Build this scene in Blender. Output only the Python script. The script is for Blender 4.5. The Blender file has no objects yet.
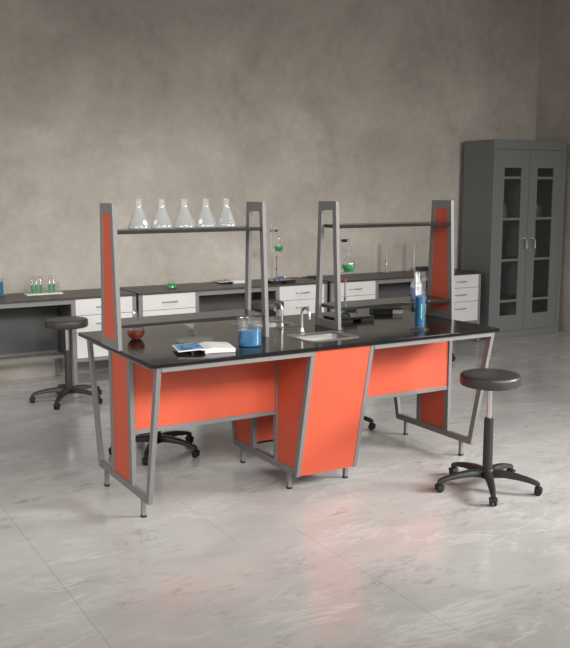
import bpy, bmesh, math, random
from mathutils import Vector, Matrix
random.seed(7)
PI = math.pi
C = bpy.context.scene.collection
D = bpy.data

# ------------------------------------------------------------------ materials
def new_mat(name):
    m = D.materials.new(name); m.use_nodes = True
    nt = m.node_tree
    return m, nt, nt.nodes['Principled BSDF'], nt.nodes['Material Output']

def mat(name, col, rough=0.5, metal=0.0, var=0.06, scale=14.0, bump=0.0, bscale=120.0, coat=0.0, spec=0.5):
    """plain procedural surface: a little noise in colour and roughness, optional fine bump"""
    m, nt, b, out = new_mat(name)
    L = nt.links.new
    tc = nt.nodes.new('ShaderNodeTexCoord')
    n = nt.nodes.new('ShaderNodeTexNoise'); n.inputs['Scale'].default_value = scale; n.inputs['Detail'].default_value = 4
    L(tc.outputs['Object'], n.inputs['Vector'])
    r = nt.nodes.new('ShaderNodeValToRGB')
    r.color_ramp.elements[0].position = 0.3; r.color_ramp.elements[1].position = 0.7
    r.color_ramp.elements[0].color = (*[c * (1 - var) for c in col], 1)
    r.color_ramp.elements[1].color = (*[min(1, c * (1 + var)) for c in col], 1)
    L(n.outputs['Fac'], r.inputs['Fac']); L(r.outputs['Color'], b.inputs['Base Color'])
    mr = nt.nodes.new('ShaderNodeMapRange')
    mr.inputs['To Min'].default_value = max(0, rough - 0.03); mr.inputs['To Max'].default_value = min(1, rough + 0.03)
    L(n.outputs['Fac'], mr.inputs['Value']); L(mr.outputs['Result'], b.inputs['Roughness'])
    b.inputs['Metallic'].default_value = metal
    b.inputs['Specular IOR Level'].default_value = spec
    b.inputs['Coat Weight'].default_value = coat
    if bump:
        n2 = nt.nodes.new('ShaderNodeTexNoise'); n2.inputs['Scale'].default_value = bscale; n2.inputs['Detail'].default_value = 3
        L(tc.outputs['Object'], n2.inputs['Vector'])
        bp = nt.nodes.new('ShaderNodeBump'); bp.inputs['Strength'].default_value = bump; bp.inputs['Distance'].default_value = 0.002
        L(n2.outputs['Fac'], bp.inputs['Height']); L(bp.outputs['Normal'], b.inputs['Normal'])
    return m

def glass_mat(name, tint=(0.97, 0.98, 0.98), haze=0.16, spec=1.0):
    """thin laboratory glass: see-through, Fresnel gloss, a white haze mixed in for refracted brightness"""
    m, nt, b, out = new_mat(name)
    L = nt.links.new
    nt.nodes.remove(b)
    tr = nt.nodes.new('ShaderNodeBsdfTransparent'); tr.inputs['Color'].default_value = (*tint, 1)
    gl = nt.nodes.new('ShaderNodeBsdfGlossy'); gl.inputs['Roughness'].default_value = 0.03
    df = nt.nodes.new('ShaderNodeBsdfDiffuse'); df.inputs['Color'].default_value = (0.86, 0.87, 0.88, 1)
    tl = nt.nodes.new('ShaderNodeBsdfTranslucent'); tl.inputs['Color'].default_value = (0.86, 0.87, 0.88, 1)
    lw = nt.nodes.new('ShaderNodeLayerWeight'); lw.inputs['Blend'].default_value = 0.5
    pw = nt.nodes.new('ShaderNodeMath'); pw.operation = 'POWER'; L(lw.outputs['Facing'], pw.inputs[0]); pw.inputs[1].default_value = 3.5
    fr = nt.nodes.new('ShaderNodeMath'); fr.operation = 'MULTIPLY_ADD'; L(pw.outputs[0], fr.inputs[0]); fr.inputs[1].default_value = 0.55; fr.inputs[2].default_value = 0.035
    tc = nt.nodes.new('ShaderNodeTexCoord')
    n = nt.nodes.new('ShaderNodeTexNoise'); n.inputs['Scale'].default_value = 30
    L(tc.outputs['Object'], n.inputs['Vector'])
    mr = nt.nodes.new('ShaderNodeMapRange'); mr.inputs['To Min'].default_value = haze * 0.8; mr.inputs['To Max'].default_value = haze * 1.2  # diffuse haze stands in for light the glass would refract
    L(n.outputs['Fac'], mr.inputs['Value'])
    m0 = nt.nodes.new('ShaderNodeMixShader'); m0.inputs[0].default_value = 0.5
    L(df.outputs[0], m0.inputs[1]); L(tl.outputs[0], m0.inputs[2])
    m1 = nt.nodes.new('ShaderNodeMixShader'); L(mr.outputs['Result'], m1.inputs[0])
    L(tr.outputs[0], m1.inputs[1]); L(m0.outputs[0], m1.inputs[2])
    m2 = nt.nodes.new('ShaderNodeMixShader'); L(fr.outputs[0], m2.inputs[0])
    L(m1.outputs[0], m2.inputs[1]); L(gl.outputs[0], m2.inputs[2])
    L(m2.outputs[0], out.inputs['Surface'])
    return m

def liquid_mat(name, col, clear=0.5):
    m, nt, b, out = new_mat(name)
    tc = nt.nodes.new('ShaderNodeTexCoord')
    n = nt.nodes.new('ShaderNodeTexNoise'); n.inputs['Scale'].default_value = 25
    nt.links.new(tc.outputs['Object'], n.inputs['Vector'])
    r = nt.nodes.new('ShaderNodeValToRGB')
    r.color_ramp.elements[0].color = (*[c * 0.9 for c in col], 1); r.color_ramp.elements[1].color = (*[min(1, c * 1.1) for c in col], 1)
    nt.links.new(n.outputs['Fac'], r.inputs['Fac']); nt.links.new(r.outputs['Color'], b.inputs['Base Color'])
    b.inputs['Roughness'].default_value = 0.08
    b.inputs['Transmission Weight'].default_value = clear
    b.inputs['IOR'].default_value = 1.33
    return m

M = {}
M['grey_metal'] = mat('grey_powder_coat', (0.190, 0.187, 0.184), 0.42, 0.0, 0.04, 30, 0.05, 300)
M['orange'] = mat('orange_laminate', (0.60, 0.098, 0.049), 0.45, 0, 0.03, 8, 0.03, 250, spec=0.35)
M['black_top'] = mat('black_bench_top', (0.012, 0.0115, 0.011), 0.14, 0, 0.15, 10, 0.0, spec=0.2)
M['shelf_black'] = mat('black_shelf_board', (0.018, 0.018, 0.018), 0.16, 0, 0.12, 12)
M['desk_top'] = mat('dark_brown_grey_desk_top', (0.048, 0.040, 0.036), 0.38, 0, 0.12, 40, 0.05, 300)
M['white'] = mat('white_drawer_laminate', (0.61, 0.605, 0.60), 0.45, 0, 0.02, 6)
M['cab'] = mat('dark_grey_cabinet_paint', (0.165, 0.170, 0.170), 0.42, 0, 0.04, 20, 0.04, 300)
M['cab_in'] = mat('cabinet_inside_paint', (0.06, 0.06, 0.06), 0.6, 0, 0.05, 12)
M['knee'] = mat('dark_grey_back_panel', (0.10, 0.10, 0.10), 0.5, 0, 0.05, 12)
M['black_plastic'] = mat('black_plastic', (0.022, 0.022, 0.022), 0.42, 0, 0.1, 30, 0.05, 300)
M['seat'] = mat('black_vinyl', (0.040, 0.035, 0.033), 0.38, 0, 0.1, 40, 0.12, 400)
M['chrome'] = mat('chrome', (0.78, 0.78, 0.78), 0.12, 1.0, 0.02, 20)
M['steel'] = mat('brushed_steel', (0.60, 0.585, 0.565), 0.38, 1.0, 0.04, 60, 0.04, 300)
M['sink_steel'] = mat('shaded_sink_steel', (0.30, 0.296, 0.29), 0.4, 1.0, 0.04, 60, 0.04, 300)  # same steel darkened, puts the bowl's shade into its colour
M['handle'] = mat('grey_handle_metal', (0.30, 0.30, 0.31), 0.35, 0.8, 0.04, 30)
M['rubber'] = mat('black_rubber', (0.012, 0.012, 0.012), 0.7, 0, 0.1, 40)
M['paper'] = mat('white_paper', (0.66, 0.65, 0.63), 0.7, 0, 0.02, 20)
M['paper_grey'] = mat('grey_printed_page', (0.42, 0.43, 0.44), 0.6, 0, 0.15, 60)
M['blue_print'] = mat('blue_printed_page', (0.13, 0.30, 0.52), 0.45, 0, 0.25, 26)
M['ink'] = mat('black_ink', (0.03, 0.03, 0.035), 0.6)
M['white_enamel'] = mat('white_enamel_mark', (0.74, 0.74, 0.74), 0.4, 0, 0.02, 20)
M['blue_ink'] = mat('dark_blue_graduation', (0.003, 0.010, 0.03), 0.6, spec=0.1)
M['green_mark'] = mat('pale_green_mark', (0.30, 0.62, 0.42), 0.4)
M['red_paint'] = mat('red_burner_enamel', (0.36, 0.07, 0.04), 0.4)
M['blue_paint'] = mat('blue_valve_plastic', (0.03, 0.16, 0.38), 0.35)
M['book_black'] = mat('black_book_cover', (0.014, 0.014, 0.014), 0.5, 0, 0.1, 30)
M['acrylic'] = glass_mat('clear_acrylic', (0.96, 0.97, 0.98), 0.14)
M['glass'] = glass_mat('laboratory_glass', (0.97, 0.98, 0.98), 0.20)
M['clear_glass'] = glass_mat('very_clear_glass', (0.98, 0.985, 0.985), 0.035)
M['pane'] = glass_mat('cabinet_door_glass', (0.80, 0.81, 0.81), 0.02)
M['green_liquid'] = liquid_mat('green_liquid', (0.02, 0.50, 0.12))
M['blue_liquid'] = liquid_mat('blue_liquid', (0.018, 0.26, 0.54))
M['red_liquid'] = liquid_mat('red_liquid', (0.95, 0.16, 0.08), 0.1)

def wall_material():
    m, nt, b, out = new_mat('stained_beige_plaster')
    L = nt.links.new
    tc = nt.nodes.new('ShaderNodeTexCoord')
    n = nt.nodes.new('ShaderNodeTexNoise'); n.inputs['Scale'].default_value = 1.1; n.inputs['Detail'].default_value = 8; n.inputs['Roughness'].default_value = 0.62
    n.inputs['Distortion'].default_value = 0.6
    L(tc.outputs['Object'], n.inputs['Vector'])
    r = nt.nodes.new('ShaderNodeValToRGB')
    e = r.color_ramp.elements
    e[0].position = 0.30; e[0].color = (0.366, 0.331, 0.292, 1)
    e[1].position = 0.72; e[1].color = (0.515, 0.474, 0.425, 1)
    L(n.outputs['Fac'], r.inputs['Fac'])
    n2 = nt.nodes.new('ShaderNodeTexNoise'); n2.inputs['Scale'].default_value = 9; n2.inputs['Detail'].default_value = 10; n2.inputs['Roughness'].default_value = 0.7
    L(tc.outputs['Object'], n2.inputs['Vector'])
    r2 = nt.nodes.new('ShaderNodeValToRGB')
    r2.color_ramp.elements[0].position = 0.35; r2.color_ramp.elements[0].color = (0.93, 0.93, 0.93, 1)
    r2.color_ramp.elements[1].position = 0.66; r2.color_ramp.elements[1].color = (1.05, 1.05, 1.05, 1)
    L(n2.outputs['Fac'], r2.inputs['Fac'])
    mx = nt.nodes.new('ShaderNodeMixRGB'); mx.blend_type = 'MULTIPLY'; mx.inputs[0].default_value = 1
    L(r.outputs['Color'], mx.inputs[1]); L(r2.outputs['Color'], mx.inputs[2])
    n3 = nt.nodes.new('ShaderNodeTexNoise'); n3.inputs['Scale'].default_value = 0.75; n3.inputs['Detail'].default_value = 12; n3.inputs['Roughness'].default_value = 0.68
    L(tc.outputs['Object'], n3.inputs['Vector'])
    r3 = nt.nodes.new('ShaderNodeValToRGB')
    r3.color_ramp.elements[0].position = 0.50; r3.color_ramp.elements[0].color = (0.965, 0.965, 0.965, 1)
    r3.color_ramp.elements[1].position = 0.60; r3.color_ramp.elements[1].color = (1.10, 1.10, 1.105, 1)
    L(n3.outputs['Fac'], r3.inputs['Fac'])
    mz = nt.nodes.new('ShaderNodeMixRGB'); mz.blend_type = 'MULTIPLY'; mz.inputs[0].default_value = 1
    L(mx.outputs[0], mz.inputs[1]); L(r3.outputs['Color'], mz.inputs[2])
    L(mz.outputs[0], b.inputs['Base Color'])
    b.inputs['Roughness'].default_value = 0.85; b.inputs['Specular IOR Level'].default_value = 0.2
    bp = nt.nodes.new('ShaderNodeBump'); bp.inputs['Strength'].default_value = 0.10; bp.inputs['Distance'].default_value = 0.01
    L(n2.outputs['Fac'], bp.inputs['Height']); L(bp.outputs['Normal'], b.inputs['Normal'])
    return m

def floor_material():
    m, nt, b, out = new_mat('polished_grey_marble_slabs')
    L = nt.links.new
    def math_(op, a, bb=None, c=None):
        n = nt.nodes.new('ShaderNodeMath'); n.operation = op
        for i, v in enumerate((a, bb, c)):
            if v is None: continue
            if isinstance(v, (int, float)): n.inputs[i].default_value = v
            else: L(v, n.inputs[i])
        return n.outputs[0]
    tc = nt.nodes.new('ShaderNodeTexCoord')
    sep = nt.nodes.new('ShaderNodeSeparateXYZ'); L(tc.outputs['Object'], sep.inputs[0])
    x, y = sep.outputs['X'], sep.outputs['Y']
    def noise(scale, detail, rough, dist, vec):
        t = nt.nodes.new('ShaderNodeTexNoise'); t.inputs['Scale'].default_value = scale; t.inputs['Detail'].default_value = detail
        t.inputs['Roughness'].default_value = rough; t.inputs['Distortion'].default_value = dist; L(vec, t.inputs['Vector']); return t
    def mapping(sx, sy, rot):
        t = nt.nodes.new('ShaderNodeMapping'); t.inputs['Scale'].default_value = (sx, sy, 1); t.inputs['Rotation'].default_value = (0, 0, rot)
        L(tc.outputs['Object'], t.inputs['Vector']); return t.outputs[0]
    def ramp(fac, *stops):
        t = nt.nodes.new('ShaderNodeValToRGB'); el = t.color_ramp.elements
        el[0].position, el[0].color = stops[0][0], (*stops[0][1], 1); el[1].position, el[1].color = stops[1][0], (*stops[1][1], 1)
        for p, c in stops[2:]:
            x_ = el.new(p); x_.color = (*c, 1)
        L(fac, t.inputs['Fac']); return t.outputs['Color']
    def mix(fac, c1, c2):
        t = nt.nodes.new('ShaderNodeMixRGB'); L(fac, t.inputs[0]); L(c1, t.inputs[1]); t.inputs[2].default_value = (*c2, 1); return t.outputs[0]
    K, W1 = (0, 0, 0), (1, 1, 1)
    m1 = mapping(0.9, 1.7, 0.25); m2 = mapping(0.7, 1.9, 0.12)
    # soft clouding of the slabs
    n = noise(1.7, 9, 0.6, 0.5, m1)
    col = ramp(n.outputs['Fac'], (0.36, (0.445, 0.436, 0.426)), (0.64, (0.535, 0.528, 0.518)))
    # pale drifting veins, broken up
    v = noise(2.1, 12, 0.66, 0.7, m2)
    brk = ramp(noise(1.1, 3, 0.5, 0, m1).outputs['Fac'], (0.46, K), (0.60, W1))
    vein = ramp(v.outputs['Fac'], (0.470, K), (0.50, W1), (0.530, K))
    col = mix(math_('MULTIPLY', math_('MULTIPLY', vein, brk), 0.60), col, (0.68, 0.675, 0.665))
    # clustered fine dark flecks
    d = noise(9, 10, 0.72, 0.4, m2)
    cl = ramp(noise(1.5, 4, 0.55, 0, m1).outputs['Fac'], (0.46, K), (0.62, W1))
    fleck = ramp(d.outputs['Fac'], (0.54, K), (0.64, W1))
    col = mix(math_('MULTIPLY', math_('MULTIPLY', fleck, cl), 0.72), col, (0.27, 0.258, 0.245))
    # thin dark hairline veins
    h = noise(1.6, 12, 0.7, 0.9, m2)
    hair = ramp(h.outputs['Fac'], (0.488, K), (0.50, W1), (0.512, K))
    col = mix(math_('MULTIPLY', math_('MULTIPLY', hair, cl), 0.60), col, (0.27, 0.258, 0.245))
    # joints: two slab widths, alternating rows
    def joint(coord, off, w, hw):
        t = math_('SUBTRACT', coord, off)
        t = math_('DIVIDE', t, w)
        t = math_('FRACT', t)
        t = math_('MULTIPLY', math_('ABSOLUTE', math_('SUBTRACT', t, 0.5)), w)
        return math_('GREATER_THAN', t, w * 0.5 - hw)
    ja = joint(x, -0.85, 0.91, 0.0022)
    jb = joint(x, -1.76, 1.26, 0.0022)
    row = math_('FRACT', math_('DIVIDE', math_('SUBTRACT', y, -0.85), 2.6))
    sel = math_('GREATER_THAN', row, 0.5)
    jx = math_('ADD', math_('MULTIPLY', ja, math_('SUBTRACT', 1.0, sel)), math_('MULTIPLY', jb, sel))
    jy = joint(y, -0.85, 1.3, 0.0016)
    j = math_('MINIMUM', math_('ADD', jx, math_('MULTIPLY', jy, 0.5)), 1.0)
    L(mix(math_('MULTIPLY', j, 0.42), col, (0.20, 0.19, 0.18)), b.inputs['Base Color'])
    rr = nt.nodes.new('ShaderNodeMapRange'); rr.inputs['To Min'].default_value = 0.11; rr.inputs['To Max'].default_value = 0.24
    L(n.outputs['Fac'], rr.inputs['Value']); L(rr.outputs['Result'], b.inputs['Roughness'])
    b.inputs['Specular IOR Level'].default_value = 0.5
    return m
M['wall'] = wall_material()
M['floor'] = floor_material()

# ------------------------------------------------------------------ mesh helpers
def NB(): return bmesh.new()

def box(bm, x0, x1, y0, y1, z0, z1, mi=0):
    vs = [bm.verts.new((x, y, z)) for z in (z0, z1) for y in (y0, y1) for x in (x0, x1)]
    for f in ((0, 2, 3, 1), (4, 5, 7, 6), (0, 1, 5, 4), (2, 6, 7, 3), (0, 4, 6, 2), (1, 3, 7, 5)):
        fc = bm.faces.new([vs[i] for i in f]); fc.material_index = mi

def prism_x(bm, pts, x0, x1, mi=0):
    """polygon given in (y,z), extruded along x"""
    a = [bm.verts.new((x0, y, z)) for y, z in pts]; b = [bm.verts.new((x1, y, z)) for y, z in pts]
    n = len(pts)
    fs = [bm.faces.new(a), bm.faces.new(b[::-1])] + [bm.faces.new((a[i], b[i], b[(i + 1) % n], a[(i + 1) % n])) for i in range(n)]
    for f in fs: f.material_index = mi

def lathe(bm, prof, seg=32, cx=0, cy=0, cz=0, mi=0):
    """profile of (r,z); r=0 makes a pole; revolved about z"""
    rings = []
    for r, z in prof:
        if r < 1e-6: rings.append([bm.verts.new((cx, cy, cz + z))])
        else: rings.append([bm.verts.new((cx + r * math.cos(2 * PI * k / seg), cy + r * math.sin(2 * PI * k / seg), cz + z)) for k in range(seg)])
    for a, b in zip(rings, rings[1:]):
        for k in range(seg):
            k2 = (k + 1) % seg
            if len(a) == 1 and len(b) == 1: continue
            if len(a) == 1: f = bm.faces.new((a[0], b[k2], b[k]))
            elif len(b) == 1: f = bm.faces.new((a[k], a[k2], b[0]))
            else: f = bm.faces.new((a[k], a[k2], b[k2], b[k]))
            f.material_index = mi

def tube(bm, pts, r, seg=10, mi=0, r1=None):
    """round tube along a polyline"""
    pts = [Vector(p) for p in pts]; n = len(pts); rings = []
    up = None
    for i, p in enumerate(pts):
        t = (pts[min(i + 1, n - 1)] - pts[max(i - 1, 0)]).normalized()
        if up is None: up = t.orthogonal().normalized()
        u = (up - t * up.dot(t)).normalized(); up = u
        w = t.cross(u)
        rr = r if r1 is None else r + (r1 - r) * i / (n - 1)
        rings.append([bm.verts.new(p + (u * math.cos(2 * PI * k / seg) + w * math.sin(2 * PI * k / seg)) * rr) for k in range(seg)])
    for a, b in zip(rings, rings[1:]):
        for k in range(seg): bm.faces.new((a[k], a[(k + 1) % seg], b[(k + 1) % seg], b[k])).material_index = mi
    bm.faces.new(rings[0][::-1]).material_index = mi; bm.faces.new(rings[-1]).material_index = mi

def patch(bm, r0, z0, r1, z1, a0, a1, off=0.0006, seg=8, th=0.0004):
    """thin curved mark following a cone between two heights"""
    g = []
    for o in (off, off + th):
        g.append([[bm.verts.new(((r + o) * math.cos(a0 + (a1 - a0) * k / seg), (r + o) * math.sin(a0 + (a1 - a0) * k / seg), z)) for k in range(seg + 1)] for r, z in ((r0, z0), (r1, z1))])
    for k in range(seg):
        bm.faces.new((g[1][0][k], g[1][0][k + 1], g[1][1][k + 1], g[1][1][k]))
        bm.faces.new((g[0][0][k + 1], g[0][0][k], g[0][1][k], g[0][1][k + 1]))
        for j in (0, 1): bm.faces.new((g[0][j][k], g[0][j][k + 1], g[1][j][k + 1], g[1][j][k]))
    for k in (0, seg): bm.faces.new((g[0][0][k], g[1][0][k], g[1][1][k], g[0][1][k]))

def link(name, bm, m, parent=None, bevel=0.0, sharp=35):
    bmesh.ops.recalc_face_normals(bm, faces=bm.faces)
    for f in bm.faces: f.smooth = True
    for e in bm.edges:
        if len(e.link_faces) != 2 or e.calc_face_angle(0) > math.radians(sharp): e.smooth = False
    me = D.meshes.new(name); bm.to_mesh(me); bm.free()
    for mm in (m if isinstance(m, (list, tuple)) else [m]): me.materials.append(mm)
    o = D.objects.new(name, me); C.objects.link(o)
    if parent: o.parent = parent
    if bevel:
        b = o.modifiers.new('bevel', 'BEVEL'); b.width = bevel; b.segments = 2; b.limit_method = 'ANGLE'; b.angle_limit = math.radians(40)
        b.harden_normals = False
    return o

def tag(o, label, cat, group=None):
    o['label'] = label; o['category'] = cat
    if group: o['group'] = group
    return o

def thing(name, label, cat, loc=(0, 0, 0), rz=0, group=None):
    o = D.objects.new(name, None); o.empty_display_size = 0.1; C.objects.link(o)
    o.location = loc; o.rotation_euler = (0, 0, rz)
    return tag(o, label, cat, group)

def dup(root, loc, rz=0, label=None, group=None):
    r = root.copy(); C.objects.link(r); r.location = loc; r.rotation_euler = (0, 0, rz)
    if label: r['label'] = label
    if group: r['group'] = group
    for ch in list(root.children):
        c = ch.copy(); C.objects.link(c); c.parent = r
        for g in list(ch.children):
            d = g.copy(); C.objects.link(d); d.parent = c
    return r

def struct(name, bm, m):
    o = link(name, bm, m); o['kind'] = 'structure'; return o

# ------------------------------------------------------------------ setting
WY, WX = 3.65, 5.735
b = NB(); box(b, -7, WX + 0.2, -8, WY + 0.2, -0.12, 0); struct('floor', b, M['floor'])
b = NB(); box(b, -7, WX + 0.2, WY, WY + 0.2, 0, 4.45); struct('wall_back', b, M['wall'])
b = NB(); box(b, WX, WX + 0.2, -8, WY, 0, 4.45); struct('wall_right', b, M['wall'])
b = NB(); box(b, -7, WX + 0.2, -8, WY + 0.2, 4.45, 4.6); struct('ceiling', b, M['wall'])

# ------------------------------------------------------------------ island bench
H = 0.90
bench = thing('lab_bench', 'long black-topped island lab bench with orange panels and grey splayed frames', 'lab bench')
L_, D_ = 1.178, 0.581
SA = (-0.13, 0.20, -0.415, -0.155)     # front basin opening
SB = (-0.20, 0.13, 0.155, 0.415)       # rear basin opening
def slab_with_holes(bm, xs, ys, z0, z1, holes):
    def solid(i, j):
        if i < 0 or j < 0 or i >= len(xs) - 1 or j >= len(ys) - 1: return False
        cx, cy = (xs[i] + xs[i + 1]) / 2, (ys[j] + ys[j + 1]) / 2
        return not any(h[0] < cx < h[1] and h[2] < cy < h[3] for h in holes)
    vt, vb = {}, {}
    def V(d, i, j, z):
        if (i, j) not in d: d[(i, j)] = bm.verts.new((xs[i], ys[j], z))
        return d[(i, j)]
    for i in range(len(xs) - 1):
        for j in range(len(ys) - 1):
            if not solid(i, j): continue
            q = [(i, j), (i + 1, j), (i + 1, j + 1), (i, j + 1)]
            bm.faces.new([V(vt, *p, z1) for p in q]); bm.faces.new([V(vb, *p, z0) for p in q[::-1]])
            for (di, dj), (p, r) in {(0, -1): (q[0], q[1]), (1, 0): (q[1], q[2]), (0, 1): (q[2], q[3]), (-1, 0): (q[3], q[0])}.items():
                if not solid(i + di, j + dj):
                    bm.faces.new((V(vb, *p, z0), V(vb, *r, z0), V(vt, *r, z1), V(vt, *p, z1)))
b = NB()
slab_with_holes(b, [-L_, -0.20, -0.13, 0.13, 0.20, L_], [-D_, -0.415, -0.155, 0.155, 0.415, 0.602], 0.878, H, [SA, SB])
link('countertop', b, M['black_top'], bench, bevel=0.003)

def rrect(cx, cy, w, d, r, z, n=5):
    out = []
    for sx, sy, a0 in ((1, 1, 0), (-1, 1, PI / 2), (-1, -1, PI), (1, -1, 1.5 * PI)):
        for k in range(n + 1):
            a = a0 + k * PI / 2 / n
            out.append((cx + sx * (w / 2 - r) + r * math.cos(a), cy + sy * (d / 2 - r) + r * math.sin(a), z))
    return out
def loft(bm, loops, cap=True):
    rings = [[bm.verts.new(p) for p in l] for l in loops]
    n = len(rings[0])
    for a, c in zip(rings, rings[1:]):
        for k in range(n): bm.faces.new((a[k], a[(k + 1) % n], c[(k + 1) % n], c[k]))
    if cap: bm.faces.new(rings[-1])
    return rings
def make_sink(S):
    cx, cy = (S[0] + S[1]) / 2, (S[2] + S[3]) / 2; w, d = S[1] - S[0], S[3] - S[2]
    bm = NB()
    ix, iy, iw, idp = cx - 0.006, cy - 0.022, w - 0.040, d - 0.068          # rear ledge added as the bright band, dark bowl forward of it
    loft(bm, [rrect(cx, cy, w + 0.03, d + 0.03, 0.03, 0.9003), rrect(cx, cy, w + 0.026, d + 0.026, 0.03, 0.9040),
              rrect(ix, iy, iw + 0.008, idp + 0.008, 0.045, 0.9040), rrect(ix, iy, iw, idp, 0.045, 0.8980)], cap=False)
    s = link('sink', bm, M['steel'], bench, sharp=60)
    bm = NB()
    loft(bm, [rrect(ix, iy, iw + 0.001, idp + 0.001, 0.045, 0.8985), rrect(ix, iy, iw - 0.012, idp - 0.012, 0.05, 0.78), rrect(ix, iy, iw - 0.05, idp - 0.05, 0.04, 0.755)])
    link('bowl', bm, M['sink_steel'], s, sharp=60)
    s['label'] = 'inset stainless steel basin'
    bm = NB(); lathe(bm, [(0, 0.0), (0.03, 0.0), (0.034, 0.003), (0.03, 0.005), (0.022, 0.002), (0, 0.002)], 24, ix, iy, 0.7555)
    link('drain', bm, M['chrome'], s)
make_sink(SA); make_sink(SB)
def make_faucet(x, y, sgn):
    bm = NB()
    lathe(bm, [(0, 0), (0.024, 0), (0.024, 0.005), (0.016, 0.012), (0.013, 0.03), (0, 0.03)], 24, x, y, H)
    f = link('faucet', bm, M['steel'], bench); f['label'] = 'brushed steel gooseneck tap'
    bm = NB()
    pts = [(x, y, H + 0.02), (x, y, H + 0.07), (x, y, H + 0.118)]
    R = 0.044
    for k in range(1, 13):
        a = PI * k / 12
        pts.append((x, y + sgn * R * (1 - math.cos(a)), H + 0.118 + R * math.sin(a)))
    pts.append((x, y + sgn * 2 * R, H + 0.098))
    tube(bm, pts, 0.0085, 14); link('spout', bm, M['steel'], f, sharp=60)
make_faucet(-0.012, -0.125, -1); make_faucet(-0.008, 0.125, 1)

# grey splayed side frames, each with its feet
TX = 0.026
def side_frame(x0, mid):
    x1 = x0 + TX; bm = NB()
    for s in (-1, 1):
        prism_x(bm, [(s * 0.569, 0.878), (s * 0.403, 0.10), (s * 0.362, 0.10), (s * 0.372, 0.142), (s * 0.529, 0.878)], x0, x1)
        box(bm, x0, x1, *sorted((s * 0.128, s * 0.168)), 0.14, 0.851)
    box(bm, x0, x1, -0.374, 0.374, 0.10, 0.142)
    box(bm, x0 + 0.0005, x1 - 0.0005, -0.53, 0.53, 0.85, 0.878)
    f = link('side_frame', bm, M['grey_metal'], bench, bevel=0.0015)
    for s in (-1, 1):
        bm = NB(); box(bm, x0 + 0.002, x1 - 0.002, s * 0.298 - 0.012, s * 0.298 + 0.012, 0.010, 0.1005)
        box(bm, x0, x1, s * 0.298 - 0.0135, s * 0.298 + 0.0135, 0, 0.012, 1)
        link('foot', bm, [M['grey_metal'], M['rubber']], f)
    xm = (x0 + x1) / 2
    if not mid:
        bm = NB(); box(bm, xm - 0.006, xm + 0.006, -0.130, 0.130, 0.14, 0.852); link('infill_panel', bm, M['orange'], f)
    else:
        for s in (-1, 1):
            bm = NB(); prism_x(bm, [(s * 0.166, 0.14), (s * 0.373, 0.14), (s * 0.527, 0.853), (s * 0.166, 0.853)], xm - 0.006, xm + 0.006)
            link('infill_panel', bm, M['orange'], f)
for x0, mid in ((-1.139, False), (-0.215, True), (0.188, True), (1.124, False)): side_frame(x0, mid)

for s in (-1, 1):
    for xa, xb in ((-1.113, -0.215), (0.214, 1.124)):
        bm = NB(); box(bm, xa, xb, s * 0.569 if s < 0 else 0.541, -0.541 if s < 0 else 0.569, 0.850, 0.878)
        link('apron_rail', bm, M['grey_metal'], bench, bevel=0.0015)
        bm = NB(); box(bm, xa, xb, s * 0.148 - 0.008, s * 0.148 + 0.008, 0.451, 0.851)
        mp = link('modesty_panel', bm, M['orange'], bench, bevel=0.001)
        bm = NB(); box(bm, xa, xb, s * 0.148 - 0.0135, s * 0.148 + 0.0135, 0.427, 0.452)
        link('panel_rail', bm, M['grey_metal'], mp, bevel=0.0015)
    # sink pedestal: splayed outer panel and upright inner panel
    bm = NB(); prism_x(bm, [(s * 0.566, 0.878), (s * 0.400, 0.102), (s * 0.386, 0.102), (s * 0.552, 0.878)], -0.188, 0.188)
    link('pedestal_panel', bm, M['orange'], bench, bevel=0.001)
    bm = NB(); box(bm, -0.188, 0.188, s * 0.148 - 0.006, s * 0.148 + 0.006, 0.175, 0.852)
    link('pedestal_back_panel', bm, M['orange'], bench, bevel=0.001)
    bm = NB(); box(bm, -0.188, 0.188, *sorted((s * 0.372, s * 0.168)), 0.142, 0.154)
    link('pedestal_floor', bm, M['grey_metal'], bench)

# ------------------------------------------------------------------ two shelf racks standing on the bench
TW = 0.024
def rack(label, xa, xb, out_left):
    r = thing('shelf_rack', label, 'shelf rack', (0, 0, H), 0, 'shelf racks on the island bench')
    def hw(z): return 0.138 - (0.138 - 0.099) * (z / 0.796)
    for x0, filled in ((xa, out_left), (xb - TW, not out_left)):
        x1 = x0 + TW; bm = NB(); T = 0.796
        s_ = 0.041
        for s in (-1, 1):
            prism_x(bm, [(s * hw(0), 0), (s * hw(T), T), (s * (hw(T) - s_), T), (s * (hw(0) - s_), 0)], x0, x1)
        box(bm, x0 + 0.0003, x1 - 0.0003, -(hw(T) - s_ + 0.004), hw(T) - s_ + 0.004, T - 0.055, T - 0.0002)
        box(bm, x0 + 0.0003, x1 - 0.0003, -(hw(0) - s_ + 0.002), hw(0) - s_ + 0.002, 0.0, 0.048)
        u = link('upright', bm, M['grey_metal'], r, bevel=0.0015)
        if filled:
            xm = (x0 + x1) / 2
            bm = NB(); prism_x(bm, [(-(hw(0.045) - s_ + 0.002), 0.045), (hw(0.045) - s_ + 0.002, 0.045), (hw(T - 0.05) - s_ + 0.002, T - 0.05), (-(hw(T - 0.05) - s_ + 0.002), T - 0.05)], xm - 0.008, xm + 0.008)
            link('infill_panel', bm, M['orange'], u)
    for z0, z1 in ((0.630, 0.650), (0.120, 0.140)):
        w = hw(z1) - 0.003
        bm = NB(); box(bm, xa + TW, xb - TW, -w, w, z0, z1); link('shelf', bm, M['shelf_black'], r, bevel=0.0015)
    return r
rack('open grey and orange shelf rack carrying the five empty conical flasks', -1.187, -0.246, True)
rack('grey and orange shelf rack beside the hanging green flask, its top shelf empty', 0.246, 1.187, False)

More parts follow.
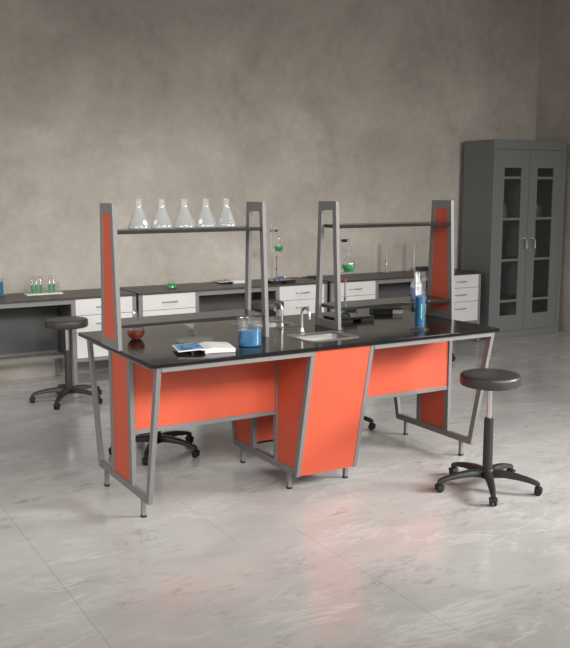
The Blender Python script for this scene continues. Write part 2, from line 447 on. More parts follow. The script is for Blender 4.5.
# ------------------------------------------------------------------ side desks along the back wall
DX, DY = 2.074, 0.58
def make_desk(loc, label):
    t = thing('side_desk', label, 'desk', loc, 0, 'side desks along the back wall')
    bm = NB(); box(bm, 0, DX, -0.012, DY, 0.797, 0.815); link('worktop', bm, M['desk_top'], t, bevel=0.002)
    for (a, bq) in ((0.0, 0.611), (1.463, 2.074)):          # drawer pedestals
        bm = NB(); box(bm, a + 0.034, bq - 0.034, 0.02, DY - 0.06, 0.245, 0.797); link('pedestal_body', bm, M['knee'], t)
        for lx in (a, bq - 0.036):
            for y0 in (0, DY - 0.036):
                bm = NB(); box(bm, lx, lx + 0.036, y0, y0 + 0.036, 0.008, 0.797)
                box(bm, lx + 0.006, lx + 0.030, y0 + 0.006, y0 + 0.030, 0, 0.009, 1)
                link('leg', bm, [M['grey_metal'], M['rubber']], t, bevel=0.0015)
            bm = NB(); box(bm, lx + 0.004, lx + 0.032, 0.036, DY - 0.036, 0.224, 0.252); link('side_rail', bm, M['grey_metal'], t)
        bm = NB(); box(bm, a + 0.036, bq - 0.036, 0.0, 0.03, 0.224, 0.255); link('bottom_rail', bm, M['grey_metal'], t, bevel=0.0015)
        for z0, z1 in ((0.648, 0.794), (0.489, 0.644), (0.258, 0.485)):
            bm = NB(); box(bm, a + 0.038, bq - 0.038, -0.002, 0.018, z0, z1)
            d = link('drawer', bm, M['white'], t, bevel=0.002)
            zc = z1 - 0.075; xc = (a + bq) / 2
            bm = NB(); tube(bm, [(xc - 0.075, -0.001, zc), (xc - 0.072, -0.022, zc), (xc - 0.060, -0.028, zc), (xc + 0.060, -0.028, zc), (xc + 0.072, -0.022, zc), (xc + 0.075, -0.001, zc)], 0.0045, 8)
            h = link('handle', bm, M['handle'], d)
    bm = NB(); box(bm, 0.611, 1.463, 0.0, 0.03, 0.755, 0.797); link('front_rail', bm, M['grey_metal'], t, bevel=0.0015)
    bm = NB(); box(bm, 0.600, 1.474, DY - 0.07, DY - 0.055, 0.262, 0.797); link('back_panel', bm, M['knee'], t)
    for y0, z0 in ((DY - 0.075, 0.238), (0.25, 0.232)):
        bm = NB(); box(bm, 0.600, 1.474, y0, y0 + 0.028, z0, z0 + 0.028); link('cross_rail', bm, M['grey_metal'], t, bevel=0.0015)
    return t
DYF = 3.05
desk = make_desk((0.160, DYF, 0), 'white-drawered desk by the back wall carrying an open booklet and a small green flask')
dup(desk, (-1.938, DYF, 0), 0, 'desk by the back wall at the far left, carrying the rack of green test tubes')
dup(desk, (2.276, DYF, 0), 0, 'desk between the middle desk and the tall cabinet, carrying two tall clear cylinders')

# ------------------------------------------------------------------ tall cabinet
cab = thing('storage_cabinet', 'tall dark grey two-door cabinet with narrow glass windows in the corner', 'cabinet', (4.49, 3.05, 0))
CW, CD, CH = 1.165, 0.515, 2.325
bm = NB()
box(bm, 0, 0.05, 0, CD, 0, CH); box(bm, CW - 0.066, CW, 0, CD, 0, CH)
box(bm, 0.05, CW - 0.066, 0, CD, CH - 0.106, CH); box(bm, 0.05, CW - 0.066, 0, CD, 0, 0.088)
box(bm, 0.05, CW - 0.066, CD - 0.02, CD, 0.088, CH - 0.106)
link('body', bm, M['cab'], cab, bevel=0.003)
SH = (0.445, 0.930, 1.408, 1.885)
for z in SH:
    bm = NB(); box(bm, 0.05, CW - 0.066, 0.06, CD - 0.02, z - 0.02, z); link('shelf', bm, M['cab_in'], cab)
for k, (xa, xb, ga, gb) in enumerate(((0.053, 0.5625, 0.170, 0.438), (0.5675, 1.096, 0.698, 0.962))):
    bm = NB(); z0, z1, g0, g1 = 0.091, 2.216, 0.278, 2.008
    y0, y1 = 0.004, 0.026
    box(bm, xa, ga, y0, y1, z0, z1); box(bm, gb, xb, y0, y1, z0, z1)
    box(bm, ga, gb, y0, y1, z0, g0); box(bm, ga, gb, y0, y1, g1, z1)
    for z in (1.893, 1.416, 0.934, 0.450): box(bm, ga, gb, y0 + 0.002, y1 - 0.002, z - 0.014, z + 0.014)
    d = link('door', bm, M['cab'], cab)
    bm = NB(); box(bm, ga - 0.004, gb + 0.004, 0.013, 0.017, g0 - 0.004, g1 + 0.004); link('glass_pane', bm, M['pane'], d)
    hx = xb - 0.085 if k == 0 else xa + 0.045
    sg = 1 if k == 0 else 1
    bm = NB(); lathe(bm, [(0, 0), (0.016, 0), (0.016, 0.01), (0, 0.01)], 16)
    bmesh.ops.rotate(bm, verts=bm.verts, cent=(0, 0, 0), matrix=Matrix.Rotation(PI / 2, 3, 'X'))
    bmesh.ops.translate(bm, verts=bm.verts, vec=(hx, 0.004, 1.185))
    tube(bm, [(hx, 0.0, 1.185), (hx, -0.035, 1.185), (hx + 0.008, -0.045, 1.186), (hx + 0.030, -0.046, 1.183), (hx + 0.040, -0.046, 1.170), (hx + 0.044, -0.046, 1.065)], 0.0085, 10)
    h = link('handle', bm, M['chrome'], d); h['label'] = 'bright chrome lever handle'

# ------------------------------------------------------------------ glassware builders
def vessel(prof, t=0.002):
    """closed double wall from an outer profile that runs bottom to rim"""
    inner = [(max(r - t, 0.0), z + (t if i == 0 else 0)) for i, (r, z) in enumerate(prof)]
    return [(0, prof[0][1])] + prof + inner[::-1] + [(0, prof[0][1] + t)]
def rad(prof, z):
    for (r0, z0), (r1, z1) in zip(prof, prof[1:]):
        if z0 <= z <= z1 and z1 > z0: return r0 + (r1 - r0) * (z - z0) / (z1 - z0)
    return prof[-1][0]
def liquid_prof(prof, z1, t=0.0032):
    p = [(max(r - t, 0.001), max(z, prof[0][1] + t)) for r, z in prof if z < z1 - 0.001]
    return [(0, prof[0][1] + t)] + p + [(max(rad(prof, z1) - t, 0.001), z1), (0, z1)]

ERL = [(0.056, 0.0), (0.0605, 0.004), (0.0615, 0.010), (0.058, 0.022), (0.034, 0.082), (0.021, 0.112), (0.0185, 0.122), (0.018, 0.152), (0.019, 0.156), (0.023, 0.159), (0.023, 0.162)]
def scale_prof(p, s): return [(r * s, z * s) for r, z in p]
def make_flask(name, label, loc, s=1.0, liquid=None, level=0.0, rz=0, group=None, marks=True, prof=ERL, cat='flask', gmat='glass', seg=32):
    t = thing(name, label, cat, loc, rz, group)
    p = scale_prof(prof, s)
    bm = NB(); lathe(bm, vessel(p), seg); link('glass_body', bm, M[gmat], t, sharp=80)
    if liquid:
        bm = NB(); lathe(bm, liquid_prof(p, level * s), seg); l = link('liquid', bm, M[liquid], t, sharp=50)
    if marks:
        bm = NB()
        a = 0.0
        za, zb = 0.024 * s, 0.050 * s
        n = 7
        for k in range(n):                      # rounded enamel spot
            u0, u1 = k / n, (k + 1) / n
            w = 0.27 * math.sqrt(max(0.05, 1 - (2 * (u0 + u1) / 2 - 1) ** 2))
            z0_, z1_ = za + (zb - za) * u0, za + (zb - za) * u1
            patch(bm, rad(p, z0_), z0_, rad(p, z1_), z1_, a - w, a + w)
        link('enamel_spot', bm, M['white_enamel'], t)
        bm = NB()
        for k in range(4):
            z = (0.030 + 0.014 * k) * s
            patch(bm, rad(p, z), z, rad(p, z + 0.0012), z + 0.0012, PI - 0.28, PI + 0.28)
        link('graduation', bm, M['white_enamel'], t)
    return t

ZU = H + 0.650
fl = []
lab = ['empty conical flask at the outer end of the top shelf, by the orange-filled upright',
       'second empty conical flask counting from the orange-filled upright',
       'empty conical flask in the middle of the row of five on the shelf',
       'fourth empty conical flask counting from the orange-filled upright',
       'empty conical flask nearest the open grey upright, last of the row']
f0 = None
for k, (x, a) in enumerate(zip((-0.997, -0.860, -0.723, -0.588, -0.456), (-72, -160, -20, -150, 100))):
    if k == 0:
        f0 = make_flask('conical_flask', lab[0], (x, 0, ZU), 1.02, rz=math.radians(a), group='empty conical flasks on the top shelf')
    else: dup(f0, (x, 0, ZU), math.radians(a), lab[k])

# red flat-bottomed flask behind the lower shelf
RB = [(0.026, 0.0), (0.040, 0.010), (0.051, 0.030), (0.054, 0.048), (0.050, 0.068), (0.038, 0.086), (0.022, 0.098), (0.0185, 0.108), (0.018, 0.160), (0.020, 0.163), (0.020, 0.166)]
make_flask('round_flask', 'round flask of red liquid standing on the black bench top', (-0.962, 0.185, H), 0.98, 'red_liquid', 0.060, prof=RB, marks=False, gmat='clear_glass')
# small green conical flask on the second desk
make_flask('conical_flask', 'small conical flask of green liquid on the second desk', (0.605, DYF + 0.27, 0.815), 0.84, 'green_liquid', 0.050, marks=False, gmat='clear_glass')

# beaker of blue liquid
BK = [(0.066, 0.0), (0.070, 0.004), (0.071, 0.012), (0.071, 0.155), (0.073, 0.163), (0.076, 0.168)]
bk = make_flask('beaker', 'large glass beaker of blue liquid near the front edge of the bench', (-0.482, -0.335, H), 0.94, 'blue_liquid', 0.094, prof=BK, marks=False, cat='beaker', gmat='clear_glass', seg=40)
bm = NB()
for k in range(7):
    z = 0.108 + 0.0075 * k; a = math.radians(-150)
    z *= 0.94; patch(bm, 0.0668, z, 0.0668, z + 0.0014, a - 0.10, a + (0.42 if k % 2 == 0 else 0.26))
link('graduation', bm, M['white_enamel'], bk)

# measuring cylinder with foot
def make_cylinder(label, loc, h, r, foot, liquid=None, level=0, marks=True, group=None, gmat='clear_glass', a0=-158):
    t = thing('measuring_cylinder', label, 'measuring cylinder', loc, 0, group)
    bm = NB(); lathe(bm, [(0, 0), (foot, 0), (foot, 0.005), (foot * 0.9, 0.009), (r * 0.9, 0.013), (0, 0.013)], 32); link('foot', bm, M[gmat], t, sharp=60)
    p = [(r * 0.9, 0.013), (r, 0.020), (r, h - 0.008), (r * 1.12, h - 0.002), (r * 1.14, h)]
    bm = NB(); lathe(bm, vessel(p), 32); link('glass_tube', bm, M[gmat], t, sharp=60)
    if liquid:
        bm = NB(); lathe(bm, liquid_prof(p, level), 32); link('liquid', bm, M[liquid], t)
    if marks:
        bm = NB()
        for k in range(9):
            z = 0.032 + 0.0195 * k; a = math.radians(a0)
            patch(bm, r, z, r, z + 0.009, a - 0.20, a + 0.16, seg=4)
            patch(bm, r, z + 0.003, r, z + 0.0055, a + 0.30, a + (0.95 if k % 3 == 2 else 0.55), seg=4)
        link('graduation', bm, M['blue_ink'], t)
    return t
cy = make_cylinder('tall footed measuring cylinder of blue liquid near the bench edge', (0.708, -0.362, H), 0.366, 0.034, 0.058, 'blue_liquid', 0.212)
bm = NB(); a = math.radians(-140); patch(bm, 0.034, 0.225, 0.034, 0.275, a - 0.30, a + 0.30); link('label_patch', bm, M['white_enamel'], cy)
bm = NB(); a = math.radians(-112); patch(bm, 0.034, 0.070, 0.034, 0.165, a - 0.09, a + 0.09); link('green_stripe', bm, M['green_mark'], cy)

# bottle of blue liquid on the lower shelf
BT = [(0.038, 0.0), (0.041, 0.004), (0.041, 0.090), (0.036, 0.110), (0.018, 0.135), (0.016, 0.142), (0.016, 0.170), (0.019, 0.173), (0.019, 0.178)]
make_flask('glass_bottle', 'shouldered glass bottle of blue liquid on the lower shelf behind the measuring cylinder', (0.935, -0.04, H + 0.140), 1.0, 'blue_liquid', 0.085, prof=BT, marks=False, cat='bottle')

# two tall clear cylinders on the third desk
ca = make_cylinder('slender clear cylinder on the third desk, the one farther from the tall cabinet', (3.33, DYF + 0.45, 0.815), 0.352, 0.020, 0.052, None, 0, False, 'tall clear cylinders on the third desk', 'glass')
dup(ca, (3.685, DYF + 0.40, 0.815), 0, 'slender clear cylinder on the third desk, the one nearer the tall cabinet')
make_cylinder('footed measuring cylinder of blue liquid standing beside the green test tube rack', (-0.985, DYF + 0.47, 0.815), 0.16, 0.036, 0.062, 'blue_liquid', 0.125, False)

# ------------------------------------------------------------------ retort stands with hanging flask and burner
def make_stand(loc, label):
    t = thing('retort_stand', label, 'retort stand', loc, 0, 'retort stands holding green flasks')
    bm = NB(); box(bm, -0.14, 0.14, -0.10, 0.10, 0.014, 0.030); link('base', bm, M['shelf_black'], t, bevel=0.003)
    for sx in (-1, 1):
        bm = NB(); box(bm, sx * 0.085 - 0.052, sx * 0.085 + 0.052, -0.098, 0.098, 0, 0.015); link('foot', bm, M['rubber'], t)
    bm = NB(); tube(bm, [(-0.06, 0.05, 0.028), (-0.06, 0.05, 0.60)], 0.0055, 12); link('rod', bm, M['chrome'], t)
    bx, by = -0.060, 0.05
    dx, dy = 0.066, -0.030
    bm = NB()
    box(bm, bx - 0.016, bx + 0.016, by - 0.014, by + 0.014, 0.517, 0.543)
    tube(bm, [(bx - 0.035, by + 0.012, 0.53), (bx, by, 0.53), (bx + dx * 0.45, by + dy * 0.45, 0.53)], 0.005, 8)
    c = link('clamp', bm, M['handle'], t)
    bm = NB()
    tube(bm, [(bx + dx * 0.40, by + dy * 0.40, 0.53), (bx + dx * 0.84, by + dy * 0.84, 0.53)], 0.010, 10)
    link('clamp_jaw', bm, M['rubber'], c)
    bm = NB()
    box(bm, bx - 0.014, bx + 0.014, by - 0.012, by + 0.012, 0.312, 0.334)
    tube(bm, [(bx - 0.032, by + 0.012, 0.323), (bx, by, 0.323), (bx + dx * 0.5, by + dy * 0.5, 0.323)], 0.004, 8)
    ring = [(bx + dx + 0.034 * math.cos(2 * PI * k / 24), by + dy + 0.034 * math.sin(2 * PI * k / 24), 0.323) for k in range(25)]
    tube(bm, ring, 0.003, 8)
    link('support_ring', bm, M['steel'], t)
    return t
VF = [(0.020, 0.0), (0.034, 0.006), (0.044, 0.022), (0.0475, 0.042), (0.043, 0.064), (0.030, 0.083), (0.016, 0.098), (0.011, 0.112), (0.0105, 0.215), (0.013, 0.219), (0.013, 0.222)]
def make_burner(loc, label):
    t = thing('gas_burner', label, 'burner', loc, 0, 'burners under the hanging flasks')
    bm = NB(); lathe(bm, [(0, 0), (0.034, 0), (0.034, 0.006), (0.024, 0.014), (0.010, 0.024), (0.010, 0.034), (0, 0.034)], 24); link('base', bm, M['handle'], t, sharp=50)
    bm = NB(); lathe(bm, [(0, 0.034), (0.006, 0.034), (0.006, 0.232), (0, 0.232)], 14); link('burner_tube', bm, M['handle'], t)
    bm = NB(); lathe(bm, [(0.006, 0.100), (0.009, 0.102), (0.009, 0.122), (0.006, 0.124)], 14); link('air_collar', bm, M['red_paint'], t)
    bm = NB(); lathe(bm, [(0.006, 0.224), (0.008, 0.226), (0.008, 0.244), (0.006, 0.246), (0.005, 0.240)], 14); link('nozzle', bm, M['red_paint'], t)
    bm = NB(); tube(bm, [(0, 0, 0.028), (0.035, -0.015, 0.028), (0.070, -0.028, 0.028)], 0.010, 10); link('gas_inlet', bm, M['blue_paint'], t)
    bm = NB(); tube(bm, [(0.068, -0.0275, 0.028), (0.080, -0.0315, 0.028)], 0.011, 10); link('inlet_tip', bm, M['chrome'], t)
    return t
st = make_stand((0.56, 0.205, H), 'retort stand on the island bench beside the open grey upright')
fx = make_flask('round_flask', 'long-necked flask of green liquid hung in the clamp above the island bench', (0.56 + 0.006, 0.205 + 0.020, H + 0.3255), 1.0, 'green_liquid', 0.046, prof=VF, marks=False, gmat='clear_glass', group='green flasks hung in clamps')
bu = make_burner((0.535, 0.215, H + 0.0302), 'gas burner under the hanging flask on the island bench')
o2 = (1.755 - 0.56, DYF + 0.15 - 0.205 + 0.02, 0.815 - H)
def shift(o): return (o.location[0] + o2[0], o.location[1] + o2[1], o.location[2] + o2[2])
dup(st, shift(st), 0, 'retort stand on the second desk by the back wall')
dup(fx, shift(fx), 0, 'long-necked flask of green liquid hung in the clamp on the second desk')
dup(bu, shift(bu), 0, 'gas burner under the hanging flask on the second desk')

# ------------------------------------------------------------------ test tubes in their rack
tr = thing('test_tube_rack', 'clear acrylic rack of green test tubes on the far desk', 'test tube rack', (-0.61, DYF + 0.395, 0.815))
bm = NB(); box(bm, -0.165, 0.165, -0.065, 0.065, 0, 0.008); link('base', bm, M['white_enamel'], tr, bevel=0.001)
for s in (-1, 1):
    bm = NB(); box(bm, s * 0.135 - 0.003, s * 0.135 + 0.003, -0.045, 0.045, 0.008, 0.10); link('end_plate', bm, M['acrylic'], tr)
bm = NB(); box(bm, -0.132, 0.132, 0.028, 0.032, 0.055, 0.085); link('back_bar', bm, M['acrylic'], tr)
TT = [(0.005, 0.0), (0.010, 0.002), (0.0138, 0.009), (0.0150, 0.017), (0.0150, 0.160), (0.0168, 0.163), (0.0168, 0.165)]
t0 = None
tl = ['green test tube at the outer end of the rack, away from the bench', 'second green test tube from the outer end of the rack', 'third green test tube from the outer end, beside the gap in the row',
      'green test tube just past the gap in the row', 'green test tube at the end of the rack nearest the stool']
for k, x in enumerate((-0.100, -0.062, -0.022, 0.060, 0.098)):
    p = (-0.61 + x, DYF + 0.395, 0.8235)
    if k == 0: t0 = make_flask('test_tube', tl[0], p, 1.0, 'green_liquid', 0.076, prof=TT, marks=False, group='green test tubes in the rack', cat='test tube', gmat='clear_glass', seg=16)
    else: dup(t0, p, 0, tl[k])

# ------------------------------------------------------------------ glass funnel lying on the bench
fu = thing('glass_funnel', 'glass funnel lying on its side on the black bench top', 'funnel', (-0.575, 0.40, H + 0.034), 0)
bm = NB(); lathe(bm, [(0.034, 0.075), (0.005, 0.030), (0.004, -0.13), (0.0028, -0.13), (0.0035, 0.030), (0.032, 0.0755), (0.034, 0.075)], 24)
bmesh.ops.rotate(bm, verts=bm.verts, cent=(0, 0, 0), matrix=Matrix.Rotation(math.radians(102), 3, 'Y'))
bmesh.ops.rotate(bm, verts=bm.verts, cent=(0, 0, 0), matrix=Matrix.Rotation(math.radians(-28), 3, 'Z'))
link('cone', bm, M['glass'], fu, sharp=70)

# ------------------------------------------------------------------ open booklets
def make_booklet(loc, rz, label, sc=1.0):
    t = thing('open_booklet', label, 'booklet', loc, rz, 'open booklets')
    def sheet(name, xs, zs, depth, th, m, parent=t, y0=0):
        bm = NB(); a = []
        for x, z, tt in zip(xs, zs, th):
            a.append([bm.verts.new((x * sc, (y0 + y) * sc, zz * sc)) for y in (-depth / 2, depth / 2) for zz in (z - tt, z)])
        for p, q in zip(a, a[1:]):
            for i, j in ((0, 1), (1, 3), (3, 2), (2, 0)): bm.faces.new((p[i], p[j], q[j], q[i]))
        bm.faces.new([a[0][i] for i in (0, 1, 3, 2)]); bm.faces.new([a[-1][i] for i in (2, 3, 1, 0)])
        return link(name, bm, m, parent, sharp=50)
    # thick right-hand pages curve down to the table; the left leaf stands a little off it
    c = sheet('pages', [0.0, 0.02, 0.06, 0.12, 0.19], [0.030, 0.036, 0.036, 0.032, 0.027], 0.25, [0.028, 0.034, 0.034, 0.030, 0.025], M['paper'])
    lf = sheet('leaf', [-0.19, -0.12, -0.05, 0.0], [0.024, 0.028, 0.033, 0.030], 0.25, [0.006, 0.006, 0.007, 0.012], M['paper'])
    sheet('printed_picture', [-0.178, -0.12, -0.05, -0.014], [0.0262, 0.0287, 0.0337, 0.0324], 0.22, [0.0012] * 4, M['blue_print'], lf)['label'] = 'blue printed picture'
    bm = NB()
    for k, (xa, xb, ya, yb) in enumerate(((-0.170, -0.10, -0.095, -0.085), (-0.160, -0.08, -0.060, -0.05), (-0.165, -0.13, -0.02, -0.008), (-0.07, -0.03, 0.06, 0.075), (-0.15, -0.12, 0.05, 0.065), (-0.06, -0.03, -0.04, -0.025))):
        za = 0.0268 + (xa + 0.178) * 0.07
        zb = 0.0268 + (xb + 0.178) * 0.07
        vs = [bm.verts.new((x * sc, y * sc, z * sc)) for x, y, z in ((xa, ya, za), (xb, ya, zb), (xb, yb, zb), (xa, yb, za), (xa, ya, za + .0006), (xb, ya, zb + .0006), (xb, yb, zb + .0006), (xa, yb, za + .0006))]
        for f in ((0, 3, 2, 1), (4, 5, 6, 7), (0, 1, 5, 4), (1, 2, 6, 5), (2, 3, 7, 6), (3, 0, 4, 7)): bm.faces.new([vs[i] for i in f])
    link('dark_print', bm, M['ink'], lf)
    bm = NB(); box(bm, -0.012 * sc, 0.012 * sc, -0.125 * sc, 0.125 * sc, 0, 0.020 * sc); link('spine', bm, M['paper'], t)
    bm = NB(); box(bm, -0.10 * sc, -0.085 * sc, -0.11 * sc, 0.11 * sc, 0, 0.021 * sc); link('cover_fold', bm, M['book_black'], t)
    return t
bo = make_booklet((-0.775, -0.345, H), math.radians(-14), 'open booklet with a blue printed page on the island bench', 0.82)
b2 = dup(bo, (1.33, DYF + 0.42, 0.815), math.radians(-8), 'open booklet with a grey printed page lying on the second desk by the back wall')
for c in b2.children:
    for g in c.children:
        if g.name.startswith('printed_picture'):
            g.data = g.data.copy(); g.data.materials[0] = M['paper_grey']; g['label'] = 'grey printed page'

# clear tray behind the booklet
cl = thing('glass_tray', 'shallow clear tray just behind the open booklet', 'tray', (-0.70, -0.06, H), math.radians(-10))
bm = NB()
w, d, h, t_ = 0.10, 0.04, 0.020, 0.002
box(bm, -w, w, -d, d, 0.0, t_); box(bm, -w, w, -d, -d + t_, t_, h); box(bm, -w, w, d - t_, d, t_, h)
box(bm, -w, -w + t_, -d + t_, d - t_, t_, h); box(bm, w - t_, w, -d + t_, d - t_, t_, h)
link('tray_body', bm, M['clear_glass'], cl)

# ------------------------------------------------------------------ closed books
def make_book(loc, rz, label, w=0.16, d=0.22, h=0.036, group=None, leaf='paper'):
    t = thing('closed_book', label, 'book', loc, rz, group)
    bm = NB(); c = 0.004
    box(bm, 0, w, 0, d, 0, c); box(bm, 0, w, 0, d, h - c, h); box(bm, 0, c, 0, d, c, h - c)
    link('cover', bm, M['book_black'], t, bevel=0.001)
    bm = NB(); box(bm, c, w - 0.005, 0.004, d - 0.004, c, h - c); link('pages', bm, M[leaf], t)
    return t
cs = thing('storage_case', 'flat black case with a white panel on its front, under the lower shelf', 'case', (0.85, 0.325, H), math.radians(-20))
bm = NB(); box(bm, 0, 0.215, 0, 0.11, 0, 0.030); link('case_body', bm, M['book_black'], cs, bevel=0.002)
bm = NB(); box(bm, -0.001, 0.216, -0.001, 0.111, 0.0302, 0.038); link('lid', bm, M['book_black'], cs, bevel=0.002)
bm = NB(); box(bm, 0.140, 0.214, -0.004, -0.0002, 0.002, 0.0295); link('front_panel', bm, M['white_enamel'], cs)
make_book((2.33, DYF + 0.36, 0.815), math.radians(4), 'thin black notebook on the third desk, at the end farthest from the cabinet', 0.17, 0.17, 0.012)
make_book((3.99, DYF + 0.39, 0.815), math.radians(92), 'thick black book on the third desk behind the orange-filled upright', 0.15, 0.20, 0.045, None, 'knee')

# ------------------------------------------------------------------ glassware inside the cabinet
cz = lambda i: SH[i] + 0.0005
cbx, cby = 4.49, 3.05
make_flask('glass_bottle', 'stoppered bottle on the upper shelf behind the cabinet door nearer the bench', (cbx + 0.43, cby + 0.26, cz(2)), 1.05, None, 0, prof=BT, marks=False, cat='bottle')
make_cylinder('small cylinder beside a bottle on the upper cabinet shelf', (cbx + 1.03, cby + 0.26, cz(2)), 0.15, 0.022, 0.036, None, 0, False, None, 'glass')
make_flask('glass_bottle', 'bottle on the upper cabinet shelf behind the door next to the wall', (cbx + 0.955, cby + 0.24, cz(2)), 0.95, None, 0, prof=BT, marks=False, cat='bottle')
make_cylinder('slim glass cylinder on the middle cabinet shelf behind the door nearer the bench', (cbx + 0.50, cby + 0.22, cz(1)), 0.20, 0.017, 0.034, None, 0, False, None, 'glass')
make_cylinder('short glass cylinder on the middle cabinet shelf behind the door next to the wall', (cbx + 0.93, cby + 0.22, cz(1)), 0.13, 0.019, 0.034, None, 0, False, None, 'glass')

# ------------------------------------------------------------------ stools
def make_stool(loc, rz, label):
    t = thing('swivel_stool', label, 'stool', loc, rz, 'black swivel stools')
    R = 0.177
    bm = NB()
    prof = [(0, 0.632), (R - 0.016, 0.632), (R - 0.005, 0.636), (R - 0.001, 0.643), (R, 0.650), (R, 0.680), (R - 0.002, 0.690), (R - 0.008, 0.697), (R - 0.018, 0.700), (R * 0.5, 0.702), (0, 0.702)]
    lathe(bm, prof, 48); link('seat', bm, M['seat'], t, sharp=60)
    bm = NB(); lathe(bm, [(0, 0.617), (0.045, 0.617), (0.075, 0.632), (0, 0.632)], 24); link('seat_plate', bm, M['black_plastic'], t)
    bm = NB(); lathe(bm, [(0, 0.42), (0.0145, 0.42), (0.0145, 0.619), (0, 0.619)], 20); link('piston', bm, M['chrome'], t)
    bm = NB(); lathe(bm, [(0, 0.075), (0.033, 0.075), (0.033, 0.10), (0.0295, 0.14), (0.0275, 0.425), (0.0265, 0.432), (0.022, 0.436), (0, 0.436)], 24); link('column', bm, M['black_plastic'], t, sharp=40)
    bm = NB(); lathe(bm, [(0, 0.070), (0.040, 0.070), (0.044, 0.080), (0.044, 0.112), (0.036, 0.124), (0, 0.124)], 24); link('hub', bm, M['black_plastic'], t)
    for k in range(5):
        a = 2 * PI * k / 5
        bm = NB()
        st_ = [(0.030, 0.122, 0.075, 0.026), (0.10, 0.122, 0.084, 0.023), (0.18, 0.112, 0.080, 0.020), (0.25, 0.096, 0.070, 0.018), (0.290, 0.084, 0.058, 0.016), (0.308, 0.074, 0.052, 0.013)]
        rings = []
        for x, zt, zb, w in st_:
            rings.append([bm.verts.new(p) for p in ((x, -w, zb), (x, w, zb), (x, w, zt - 0.008), (x, w * 0.6, zt), (x, -w * 0.6, zt), (x, -w, zt - 0.008))])
        for p, q in zip(rings, rings[1:]):
            for i in range(6): bm.faces.new((p[i], p[(i + 1) % 6], q[(i + 1) % 6], q[i]))
        bm.faces.new(rings[0][::-1]); bm.faces.new(rings[-1])
        rot = Matrix.Rotation(a, 3, 'Z')
        bmesh.ops.rotate(bm, verts=bm.verts, cent=(0, 0, 0), matrix=rot)
        leg = link('leg', bm, M['black_plastic'], t, sharp=50)
        bm = NB()
        for s in (-1, 1):
            lathe(bm, [(0, -0.008), (0.017, -0.008), (0.0225, -0.005), (0.0225, 0.005), (0.017, 0.008), (0, 0.008)], 18)
            vs = bm.verts[:] if s == -1 else [v for v in bm.verts if v.index == -1 or v not in done]
            bmesh.ops.rotate(bm, verts=vs, cent=(0, 0, 0), matrix=Matrix.Rotation(PI / 2, 3, 'X'))
            bmesh.ops.translate(bm, verts=vs, vec=(0.300, s * 0.0125, 0.0225))
            done = set(bm.verts)
        box(bm, 0.280, 0.318, -0.004, 0.004, 0.022, 0.050)
        tube(bm, [(0.295, 0, 0.030), (0.295, 0, 0.062)], 0.008, 10)
        # hood over the twin wheels
        hood = [(0.300 + 0.026 * math.cos(q), 0.024 + 0.026 * math.sin(q)) for q in [PI * (0.12 + 0.80 * i / 8) for i in range(9)]]
        for (xa, za), (xb, zb) in zip(hood, hood[1:]):
            vs = [bm.verts.new(p) for p in ((xa, -0.022, za), (xb, -0.022, zb), (xb, 0.022, zb), (xa, 0.022, za), (xa, -0.022, za - 0.003), (xb, -0.022, zb - 0.003), (xb, 0.022, zb - 0.003), (xa, 0.022, za - 0.003))]
            for f in ((0, 1, 2, 3), (7, 6, 5, 4), (0, 4, 5, 1), (3, 2, 6, 7), (1, 5, 6, 2), (0, 3, 7, 4)): bm.faces.new([vs[i] for i in f])
        bmesh.ops.rotate(bm, verts=bm.verts, cent=(0, 0, 0), matrix=rot)
        link('caster', bm, M['rubber'], leg, sharp=45)
    return t
TH = math.radians(18)
s0 = make_stool((0.820, -0.890, 0), TH, 'black round swivel stool standing alone in front of the island bench')
dup(s0, (-0.668, 2.56, 0), TH, 'black swivel stool at the far desk with the test tube rack')
dup(s0, (-0.596, 0.805, 0), TH, 'stool behind the bench, its star base showing under the panel below the booklet')
dup(s0, (0.823, 0.77, 0), TH, 'stool behind the sink pedestal of the bench, only a caster showing')
dup(s0, (1.335, 2.75, 0), TH, 'swivel stool pulled up to the open bay of the second desk, behind the taps')
dup(s0, (3.12, 2.53, 0), TH, 'stool at the third desk, hidden behind the bench but for a caster')

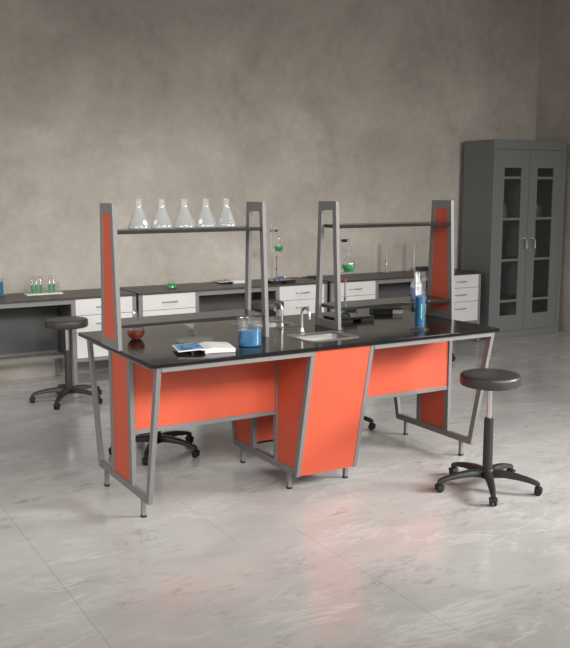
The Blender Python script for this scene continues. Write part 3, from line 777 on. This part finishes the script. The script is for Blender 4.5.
# ------------------------------------------------------------------ light
def area(name, loc, target, sx, sy, power, col, spread=180):
    l = D.lights.new(name, 'AREA'); l.shape = 'RECTANGLE'; l.size = sx; l.size_y = sy; l.energy = power; l.color = col; l.spread = math.radians(spread)
    o = D.objects.new(name, l); C.objects.link(o); o.location = loc
    o.rotation_euler = (Vector(target) - Vector(loc)).to_track_quat('-Z', 'Y').to_euler()
    return o
WARM = (1.0, 0.985, 0.955)
area('front_window_light', (3.0, -6.5, 3.2), (3.0, 0.0, 0.2), 3.0, 1.6, 69, WARM, 60)
area('right_window_light', (5.6, -3.5, 3.0), (0.5, -0.8, 0.2), 3.0, 1.6, 134, WARM, 60)
area('front_fill_light', (-1.0, -5.0, 3.4), (-1.0, 2.2, 0.2), 3.0, 1.0, 28, WARM, 50)  # unseen lamp added to brighten the back wall, no fixture known
area('wall_fill_light', (0.3, 0.5, 4.2), (0.3, 3.0, 0.6), 4.0, 0.6, 10.5, WARM, 60)  # unseen lamp added overhead to lift the wall's brightness
area('left_front_fill_light', (-5.0, -3.0, 3.2), (0.5, 3.0, 0.6), 2.5, 1.2, 7, WARM, 45)  # unseen fill lamp aimed at the back wall, no window here
area('left_fill_light', (-6.5, -1.5, 3.0), (-1.0, 1.0, 0.2), 3.0, 1.6, 7, WARM, 60)  # unseen fill lamp at the open left side, no window built
w = D.worlds.new('World'); bpy.context.scene.world = w; w.use_nodes = True
bg = w.node_tree.nodes['Background']; bg.inputs[0].default_value = (1.0, 0.985, 0.965, 1); bg.inputs[1].default_value = 0.78

# ------------------------------------------------------------------ camera and view
cam = D.cameras.new('camera'); co = D.objects.new('camera', cam); C.objects.link(co)
cam.sensor_fit = 'HORIZONTAL'; cam.sensor_width = 36; cam.lens = 898.889 * 36 / 570
co.location = (-2.8305, -4.7472, 1.7796)
yaw, pit = 0.5287, 0.1506
co.rotation_euler = (PI / 2 - pit, 0, -yaw)
cam.clip_start = 0.05; cam.clip_end = 60
sc = bpy.context.scene
sc.camera = co
sc.view_settings.view_transform = 'Standard'; sc.view_settings.look = 'None'
sc.view_settings.exposure = 0.0; sc.view_settings.gamma = 1.0; sc.view_settings.use_curve_mapping = False
sc.cycles.transparent_max_bounces = 24
